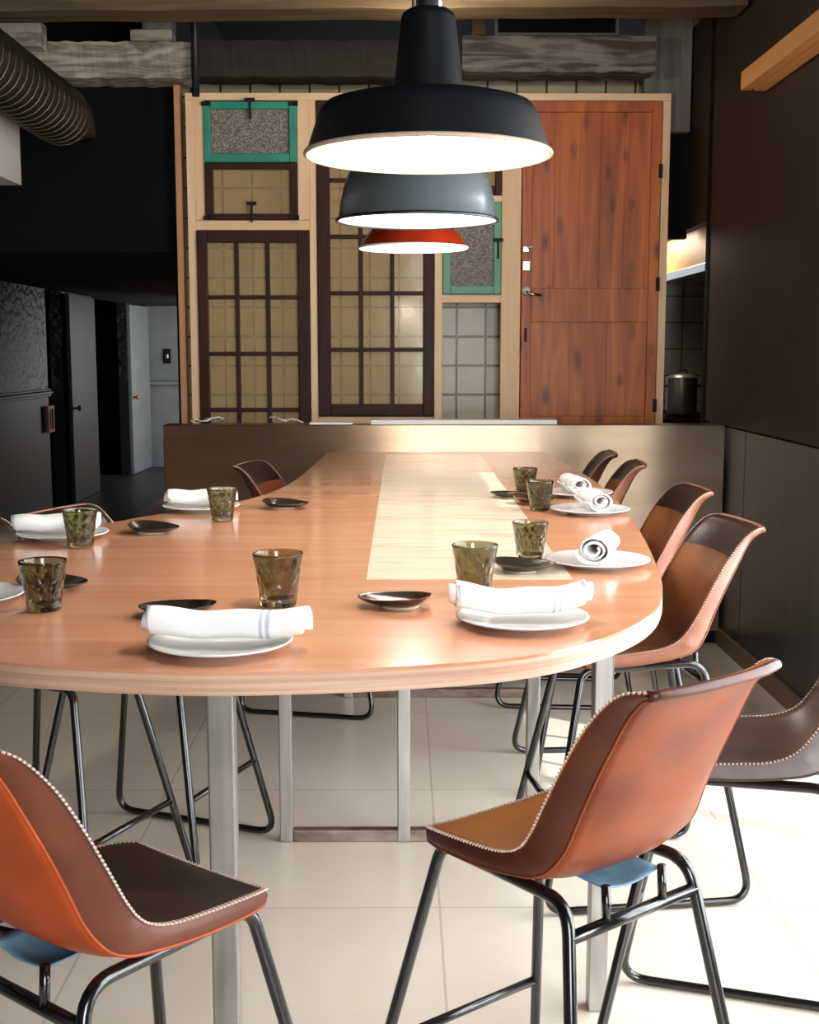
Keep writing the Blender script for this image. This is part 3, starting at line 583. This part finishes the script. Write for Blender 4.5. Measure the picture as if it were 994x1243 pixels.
def chair_meshes():
    D = {}
    D['seat_shell'] = MB().grid(IN)
    D['outer_shell'] = MB().grid(OU)
    for nm, i in (('band_r', 0), ('band_l', NU)):
        sg = -1 if i == 0 else 1
        rg = lambda j: Vector((0, sg * (.004 + (.0035 if j in (16, 17) else 0)), 0))
        D[nm] = MB().grid([[IN[i][j], IN[i][j].lerp(OU[i][j], .25) + rg(j), IN[i][j].lerp(OU[i][j], .6) + rg(j), IN[i][j].lerp(OU[i][j], .88) + rg(j) * .8, OU[i][j]] for j in range(NV + 1)])
    D['front_band'] = MB().grid([[IN[i][0], IN[i][0].lerp(OU[i][0], .5) + Vector((.006, 0, 0)), OU[i][0]] for i in range(NU + 1)])
    D['top_roll'] = MB().tube([IN[i][NV].lerp(OU[i][NV], .5) for i in range(NU + 1)], .0095, 10)
    # whip stitching along the rim
    path = [IN[0][j] for j in range(NV, -1, -1)] + [IN[i][0] for i in range(1, NU + 1)] + [IN[NU][j] for j in range(1, NV + 1)] + [IN[i][NV] for i in range(NU - 1, 0, -1)]
    path.append(path[0]); st = MB(); acc = 0; step = .0085
    for a_, b_ in zip(path, path[1:]):
        seg = (b_ - a_).length; d = (b_ - a_).normalized() if seg > 1e-9 else Vector((1, 0, 0))
        pos = step - acc
        while pos < seg:
            p_ = a_ + d * pos; side = d.cross(Vector((0, 0, 1)) if abs(d.z) < .8 else Vector((1, 0, 0))).normalized(); upv = side.cross(d)
            st.obox(p_ + upv * .0012, d * .0021 + side * .0010, side * .0038, upv * .0016); pos += step
        acc = seg - (pos - step)
    D['stitching'] = st
    pp_ = MB()
    pp_.tube([OU[0][j] + Vector((0, -.001, 0)) for j in range(NV, 0, -1)] + [OU[i][0] for i in range(NU + 1)] + [OU[NU][j] + Vector((0, .001, 0)) for j in range(1, NV + 1)], .0028, 8)
    D['piping'] = pp_
    R = .0115
    for nm, s in (('sled_r', -1), ('sled_l', 1)):
        loop = rounded([(.335, s * .128, .682), (.468, s * .246, R + .0005), (-.149, s * .246, R + .0005), (-.018, s * .15, .700)], [.045, .06, .06, .06], True, 7)
        D[nm] = MB().tube(loop, R, 10, closed=True)
    lerp = lambda p, q, zz: Vector(p).lerp(Vector(q), (zz - p[2]) / (q[2] - p[2]))
    def cross(zz, f0, f1, r):
        a_ = lerp(f0(-1), f1(-1), zz); b_ = lerp(f0(1), f1(1), zz); return MB().tube([a_, b_], r, 10)
    fr0 = lambda s: (.468, s * .246, R); fr1 = lambda s: (.335, s * .128, .682)
    re0 = lambda s: (-.149, s * .246, R); re1 = lambda s: (-.018, s * .15, .700)
    D['footrest'] = cross(.27, fr0, fr1, .0095)
    m = cross(.645, re0, re1, .0115)
    for yy in (-.07, .07): m.tube([(-.030, yy, .645), (-.026, yy, .712)], .008, 8)
    D['rear_crossbar'] = m
    m = MB().tube([(.25, -.135, .684), (.25, .135, .684)], .0085, 8)
    for yy in (-.08, .08): m.tube([(.25, yy, .684), (.25, yy, .697)], .008, 8)
    D['front_crossbar'] = m
    m = MB(); m.grid([[(-.02 + .10 * j / 6, -.07 + .14 * i / 10, .706 - .024 * math.sin(PI * i / 10) * math.sin(PI * (.15 + .7 * j / 6))) for j in range(7)] for i in range(11)]); D['under_pad'] = m
    return D
CD = chair_meshes()
NAMES = {'band_r': 'side_band', 'band_l': 'side_band', 'sled_r': 'sled_leg', 'sled_l': 'sled_leg'}
CMESH = {}
for k, mb in CD.items():
    me = bpy.data.meshes.new(NAMES.get(k, k)); me.from_pydata(mb.v, [], mb.f); me.update()
    bm = bmesh.new(); bm.from_mesh(me); bmesh.ops.recalc_face_normals(bm, faces=bm.faces); bm.to_mesh(me); bm.free()
    if k != 'stitching':
        for p_ in me.polygons: p_.use_smooth = True
    CMESH[k] = me
def make_chair(loc, deg, label, inner, outer, band):
    t = thing('leather_bar_chair', label, 'chair', (loc[0], loc[1], 0), math.radians(deg), 'leather bar chairs around the table')
    for k, me in CMESH.items():
        m_ = {'seat_shell': inner, 'outer_shell': outer, 'band_r': band, 'band_l': band, 'front_band': band, 'top_roll': band, 'piping': outer, 'stitching': M['thread'], 'under_pad': M['blue']}.get(k, M['black_steel'])
        me2 = me.copy(); me2.materials.append(m_)
        o = bpy.data.objects.new(NAMES.get(k, k), me2); C.objects.link(o); o.parent = t
        if k == 'stitching': o['label'] = 'pale whip stitching'
        if k == 'under_pad': o['label'] = 'blue canvas underside'
        if k in ('seat_shell', 'outer_shell', 'under_pad'):
            s_ = o.modifiers.new('thick', 'SOLIDIFY'); s_.thickness = .003; s_.offset = 0
    return t
tan_o = leather('tan saddle leather', (104, 42, 14), (140, 66, 29)); tan_i = leather('mustard saddle leather', (132, 78, 30), (160, 100, 44), .42); tan_b = leather('brown saddle band', (70, 32, 20), (98, 48, 28), .34)
or_o = leather('orange saddle leather', (140, 50, 8), (172, 72, 18)); or_i = leather('near black leather', (34, 20, 18), (46, 26, 22), .5); or_b = leather('chestnut band', (78, 36, 22), (106, 54, 34), .4)
br_i = patched(leather('brown leather', (92, 50, 24), (132, 80, 38), .36)); br_b = leather('dusty brown band', (126, 76, 56), (156, 102, 80), .36); br_o = leather('brown back leather', (112, 62, 36), (140, 80, 50))
dk_i = leather('dark brown leather', (56, 38, 32), (76, 54, 46), .4); dk_b = leather('grey brown band', (104, 92, 94), (132, 120, 122), .36)
make_chair((.380, 2.03), 127.5, 'tan leather bar chair with mustard seat at the front right, its back to the viewer', tan_i, tan_o, tan_b)
make_chair((-.56, 1.767), 51.9, 'orange brown leather bar chair with near black seat at the front left', or_i, or_o, or_b)
make_chair((.925, 2.60), 162, 'dark brown leather bar chair cut off by the right edge of the picture', dk_i, dk_i, dk_b)
make_chair((.835, 3.645), 187.5, 'brown leather bar chair on the right, in front of its twin', br_i, br_o, br_b)
make_chair((.92, 4.56), 184, 'brown leather bar chair on the right, behind its twin and partly hidden by it', br_i, br_o, br_b)
make_chair((.90, 5.62), 176, 'dark leather bar chair on the right by the steel counter, overlapping the farther one', br_i, dk_i, br_b)
ch_i = patched(leather('chestnut leather', (104, 52, 28), (128, 66, 38)))
make_chair((.865, 6.17), 176, 'dark leather bar chair on the right, nearest to the steel counter', dk_i, dk_i, or_b)
make_chair((-.53, 5.55), -12, 'dark leather bar chair alone on the far left, against the steel counter', ch_i, or_i, or_b)
make_chair((-.945, 3.874), -21.5, 'brown leather bar chair on the left, behind the napkin before the black doors', br_i, br_o, br_b)
make_chair((-1.15, 3.53), -24, 'brown leather bar chair behind the table, cut off by the left edge', br_i, br_o, br_b)

# ------------------------------------------------------------------ table settings
def plate_mesh():
    R = .132
    return MB().lathe([(0, .004), (.055, .004), (.07, .0), (.074, 0), (.076, .004), (.095, .008), (R - .004, .0150), (R, .0172), (R - .001, .0192), (R - .006, .0186), (.095, .0118), (.078, .0092), (0, .0085)], 56)
pm = None
def add_plate(x_, y_, label):
    global pm
    if pm is None:
        o = plate_mesh().build('dinner_plate', M['china'], smooth=True, loc=(x_, y_, T + .0003)); pm = o
    else:
        o = pm.copy(); C.objects.link(o); o.location = (x_, y_, T + .0003)
    return tag(o, label, 'plate', 'pale grey plates on the table')
# napkin roll
M['napkin'] = mat('white linen', (242, 242, 242), .85, bump=.12, bscale=(160, 160, 160), dist=.002)
N, L, b = nodes(M['napkin']); tc = N.new('ShaderNodeTexCoord'); sp_ = N.new('ShaderNodeSeparateXYZ'); L.new(tc.outputs['Object'], sp_.inputs[0])
rp = N.new('ShaderNodeValToRGB'); rp.color_ramp.interpolation = 'CONSTANT'; e = rp.color_ramp.elements
mr = N.new('ShaderNodeMapRange'); mr.inputs['From Min'].default_value = -.15; mr.inputs['From Max'].default_value = .15; L.new(sp_.outputs['X'], mr.inputs['Value']); L.new(mr.outputs[0], rp.inputs[0])
W_c = srgb((230, 230, 230)); S_c = srgb((182, 190, 198)); e[0].position = 0; e[0].color = W_c; e[1].position = .700; e[1].color = S_c
for pos, c_ in ((.722, W_c), (.742, S_c), (.764, W_c)): k = e.new(pos); k.color = c_
L.new(rp.outputs[0], b.inputs['Base Color'])
def napkin_mesh(Ln, r0, seed, sag=.0, spread=0):
    rnd = random.Random(seed); n = 26; turns = 2.6; K = 66; P = []
    for i in range(n + 1):
        s_ = i / n; xx = (s_ - .5) * Ln; row = []
        w_ = 1 + .05 * math.sin(s_ * 9 + seed) + spread * (s_ - .5)
        for k in range(K + 1):
            th = turns * 2 * PI * k / K; rr = (.30 + .70 * k / K) * r0 * w_ * (1 + .03 * math.sin(th * 2 + s_ * 7 + seed))
            edge = .010 * math.sin(k * .11 + seed) * (1 if i in (0, n) else 0) + .006 * (1 - k / K) * (1 if i in (0, n) else 0)
            row.append((xx + (edge if i == 0 else -edge if i == n else 0), rr * math.cos(th + 2.4) * 1.12, rr * math.sin(th + 2.4) * .86 + sag * (s_ - .5) ** 2 + .002 * math.sin(s_ * 14)))
        P.append(row)
    # loose flap of the outer turn
    return MB().grid(P)
def add_napkin(x_, y_, z_, rz, Ln, r0, seed, label, tilt=0, sag=0, spread=0):
    o = napkin_mesh(Ln, r0, seed, sag, spread).build('napkin', M['napkin'], smooth=True, loc=(x_, y_, z_))
    o.rotation_euler = (0, tilt, rz); s_ = o.modifiers.new('thick', 'SOLIDIFY'); s_.thickness = .005; s_.offset = 0
    return tag(o, label, 'napkin', 'rolled white napkins')
# tumblers
def tumbler():
    h = .108; m = MB()
    def dimp(t_, z_, r_):
        if z_ < .012 or z_ > .094 or r_ < .02: return 0
        e_ = min(1, (z_ - .012) / .012, (.094 - z_) / .014)
        return -e_ * .0034 * (abs(math.sin(5 * t_ + z_ * 85)) * abs(math.sin(5 * t_ - z_ * 85))) ** .8
    prof = [(0, .0), (.030, 0), (.0345, .002), (.036, .006)] + [(.036 + .0145 * k / 22, .006 + (h - .008) * k / 22) for k in range(1, 23)] + [(.0500, h), (.0484, h), (.0476, h - .002)]
    prof += [(.0476 - .0140 * k / 10, h - .002 - (h - .022) * k / 10) for k in range(1, 11)] + [(.028, .0155), (.018, .0145), (0, .0142)]
    return m.lathe(prof, 84, fn=lambda t_, z_, r_: dimp(t_, z_, r_) if r_ >= .036 + .0145 * max(0, (z_ - .006)) / (h - .008) - .0004 else 0)
tm = tumbler().build('tumbler', M['glass'], smooth=True)
first_t = [True]
def add_glass(x_, y_, rz, sc, label):
    o = tm if first_t[0] else tm.copy()
    if not first_t[0]: C.objects.link(o)
    first_t[0] = False
    o.location = (x_, y_, T + .0008); o.rotation_euler = (0, 0, rz); o.scale = (sc, sc, sc)
    return tag(o, label, 'glass', 'smoked olive tumblers')
# organic bronze side dishes
def dish(x_, y_, rz, sc, label, gm, lift=1.0):
    t = thing('side_dish', label, 'dish', (x_, y_, T + .0003), rz, 'dark glazed side dishes')
    n = 56; prof = [(.0, .0075, 0), (.45, .008, 0), (.62, .011, .15), (.82, .019, .5), (.97, .0265, 1), (1.0, .0285, 1), (1.0, .0265, 1), (.95, .0215, .95), (.78, .013, .45), (.6, .0065, .1), (.42, .0055, 0), (0, .0055, 0)]
    m = MB(); ring = []
    def rad(th): return .078 * sc * (1 + .10 * math.cos(th) + .05 * math.cos(2 * th + .6) + .05 * math.cos(3 * th))
    def hh(th): return lift * (.5 + .5 * math.cos(th - PI * .85)) ** 1.5 * .016
    P = []
    for k in range(n + 1):
        th = 2 * PI * k / n; P.append([(p_[0] * rad(th) * math.cos(th), p_[0] * rad(th) * math.sin(th) * .86, .0045 + (p_[1] - .0045) * .68 + p_[2] * hh(th) * .6) for p_ in prof])
    m.grid(P); m.build('bowl', gm, t, smooth=True)
    MB().lathe([(.030 * sc, .0065), (.042 * sc, .006), (.041 * sc, 0), (.030 * sc, 0), (.030 * sc, .0065)], 36).build('foot_ring', M['bisque'], t, smooth=True)
    return t
ZN = T + .0105
def P_(x, y): q = atz(x, y, T); return q.x, q.y
def place(x, y, ox, oy, dz, rz, Ln, r0, seed, plab, nlab, **k):
    q = P_(x, y); add_plate(q[0], q[1], plab)
    add_napkin(q[0] + ox, q[1] + oy, T + dz, math.radians(rz), Ln, r0, seed, nlab, **k)
place(268, 787, .015, -.012, .0495, -2, .292, .031, 1.0, 'pale grey plate at the front left under a wide rolled napkin', 'wide white rolled napkin with faint grey stripes, front left place', sag=.03)
place(634, 757, -.006, -.010, .0495, 2, .272, .031, 2.0, 'pale grey plate at the front right under a wide rolled napkin', 'wide white rolled napkin with grey stripes, front right place', sag=.07)
place(725, 686, .006, 0, .051, 70, .185, .037, 3.3, 'pale grey plate on the right rim, nearest of the three along that side', 'white napkin roll seen end-on, nearest of the three along the right rim', spread=-.2)
place(716, 623, .01, 0, .049, 97, .19, .035, 4.1, 'pale grey plate on the right rim, middle of the three along that side', 'white napkin roll seen end-on, middle one along the right rim', spread=-.15)
place(701, 602, -.015, 0, .049, 97, .19, .035, 5.0, 'pale grey plate on the right rim, farthest from the viewer', 'white napkin roll seen end-on, farthest one along the right rim', spread=-.15)
place(76, 653, -.02, .012, .047, 10, .235, .028, 6.2, 'pale grey plate on the left rim under the roll in front of the black doors', 'white napkin roll on the left rim, in front of the black doors')
place(244, 619, -.0, .012, .047, 4, .235, .028, 7.4, 'pale grey plate on the left rim nearest the steel counter', 'white napkin roll on the left rim, nearest the steel counter')
px, py = P_(-46, 730); add_plate(px, py, 'pale grey plate mostly cut off by the left edge of the picture')
for (x, y, rz, sc, lab) in ((54, 741, .2, .98, 'olive tumbler nearest the left edge, beside the cut-off plate'), (338, 736, 1.1, 1.06, 'olive tumbler behind the front left napkin'),
        (576, 720, 2.3, 1.02, 'olive tumbler behind the front right napkin, on the edge of the inlay'), (643, 680, .9, .93, 'tall olive tumbler beside the nearest plate on the right rim'),
        (655, 620, 1.7, .94, 'olive tumbler beside the middle plate on the right rim'), (637, 600, 2.9, .92, 'olive tumbler on the right farthest from the viewer'),
        (98, 664, .5, .96, 'olive tumbler in front of the left rim napkin'), (270, 632, 1.4, .96, 'olive tumbler in front of the napkin nearest the steel counter')):
    q = P_(x, y); add_glass(q[0], q[1], rz, sc, lab)
for (x, y, rz, sc, gm, lab) in ((485, 737, 2.9, .98, M['copper_sheen'], 'copper brown glazed dish standing alone between the two front napkins'),
        (631, 694, 0.2, 0.98, M['bronze'], 'dark glazed dish half on the inlay beside the tall tumbler'), (646, 612, .4, .95, M['copper_sheen'], 'brown glazed dish behind the tall tumbler on the right'),
        (622, 605, 2.6, .95, M['bronze'], 'small dark dish at the foot of the farthest right tumbler'), (222, 748, 3.0, 1.0, M['bronze'], 'dark dish peeping out behind the front left napkin'),
        (183, 647, -.3, .98, M['bronze'], 'dark glazed dish beside the left rim tumbler'), (343, 617, -.2, 1.0, M['bronze'], 'dark glazed dish farthest left of the inlay, toward the counter'),
        (58, 716, -.1, 1.0, M['bronze'], 'dark dish half hidden behind the tumbler at the left edge')):
    q = P_(x, y); dish(q[0], q[1], rz, sc, lab, gm)

# ------------------------------------------------------------------ enamel pendant lamps
def pendant(px, py, Y, label, outer, neck, om, rimm, power):
    c = aty(px, py, Y); t = thing('pendant_lamp', label, 'lamp', (c.x, Y, c.z), 0, 'enamel pendant lamps over the table')
    MB().lathe(outer, 72).build('shade', om, t, auto=50)
    inner = [(r_ - .004, z_ - .002 + .0) for r_, z_ in outer if z_ >= 0]; inner[0] = (outer[0][0] - .003, .001)
    MB().lathe(inner, 72).build('inner_enamel', M['white_enamel'], t, smooth=True)
    r0 = outer[0][0]; m = MB(); m.tube([(r0 * math.cos(2 * PI * k / 72), r0 * math.sin(2 * PI * k / 72), 0) for k in range(72)], .0045, 8, closed=True); m.build('rim', rimm, t, smooth=True)
    MB().lathe(neck, 40).build('neck', om, t, auto=50)
    zt = neck[-1][1]
    MB().tube([(0, 0, zt - .01), (0, 0, CEIL - c.z)], .0045, 8).build('cord', M['cord'], t, smooth=True)
    MB().lathe([(.014, zt - .02), (.02, zt - .01), (.02, zt + .015), (.007, zt + .035), (0, zt + .036)], 18).build('cord_grip', M['cord'], t, smooth=True)
    MB().lathe([(0, .028), (.018, .033), (.029, .050), (.029, .066), (.018, .088), (.014, .105)], 22).build('bulb', M['bulb'], t, smooth=True)
    d = bpy.data.lights.new('bulb_light', 'POINT'); d.energy = power; d.color = (1, .91, .80); d.shadow_soft_size = .03
    l = bpy.data.objects.new('bulb_light', d); C.objects.link(l); l.parent = t; l.location = (0, 0, .012)
pendant(519.5, 188, 2.35, 'big black enamel pendant lamp with a tall conical neck, nearest the viewer',
        [(.2255, 0), (.222, .010), (.214, .034), (.203, .066), (.198, .078), (.190, .0865), (.165, .0935), (.13, .099), (.095, .103), (.066, .106)],
        [(.064, .103), (.067, .108), (.0635, .116), (.050, .240), (.047, .249), (.038, .2555), (.0, .257)], M['black_enamel'], M['bisque'], 10)
pendant(506.5, 268, 3.47, 'grey enamel dome pendant lamp with a black rim, middle of the row',
        [(.2205, 0), (.216, .012), (.211, .045), (.203, .085), (.190, .122), (.168, .155), (.135, .180), (.09, .197), (.055, .203)],
        [(.053, .20), (.055, .21), (.05, .29), (.04, .30), (0, .302)], M['grey_enamel'], M['black_enamel'], 10)
pendant(501.5, 301, 4.4, 'orange red enamel pendant lamp with a shallow bowl, farthest in the row',
        [(.1885, 0), (.182, .010), (.170, .032), (.152, .056), (.122, .082), (.085, .102), (.05, .112)],
        [(.048, .11), (.05, .12), (.045, .19), (.035, .20), (0, .202)], M['red_enamel'], M['white_enamel'], 14)
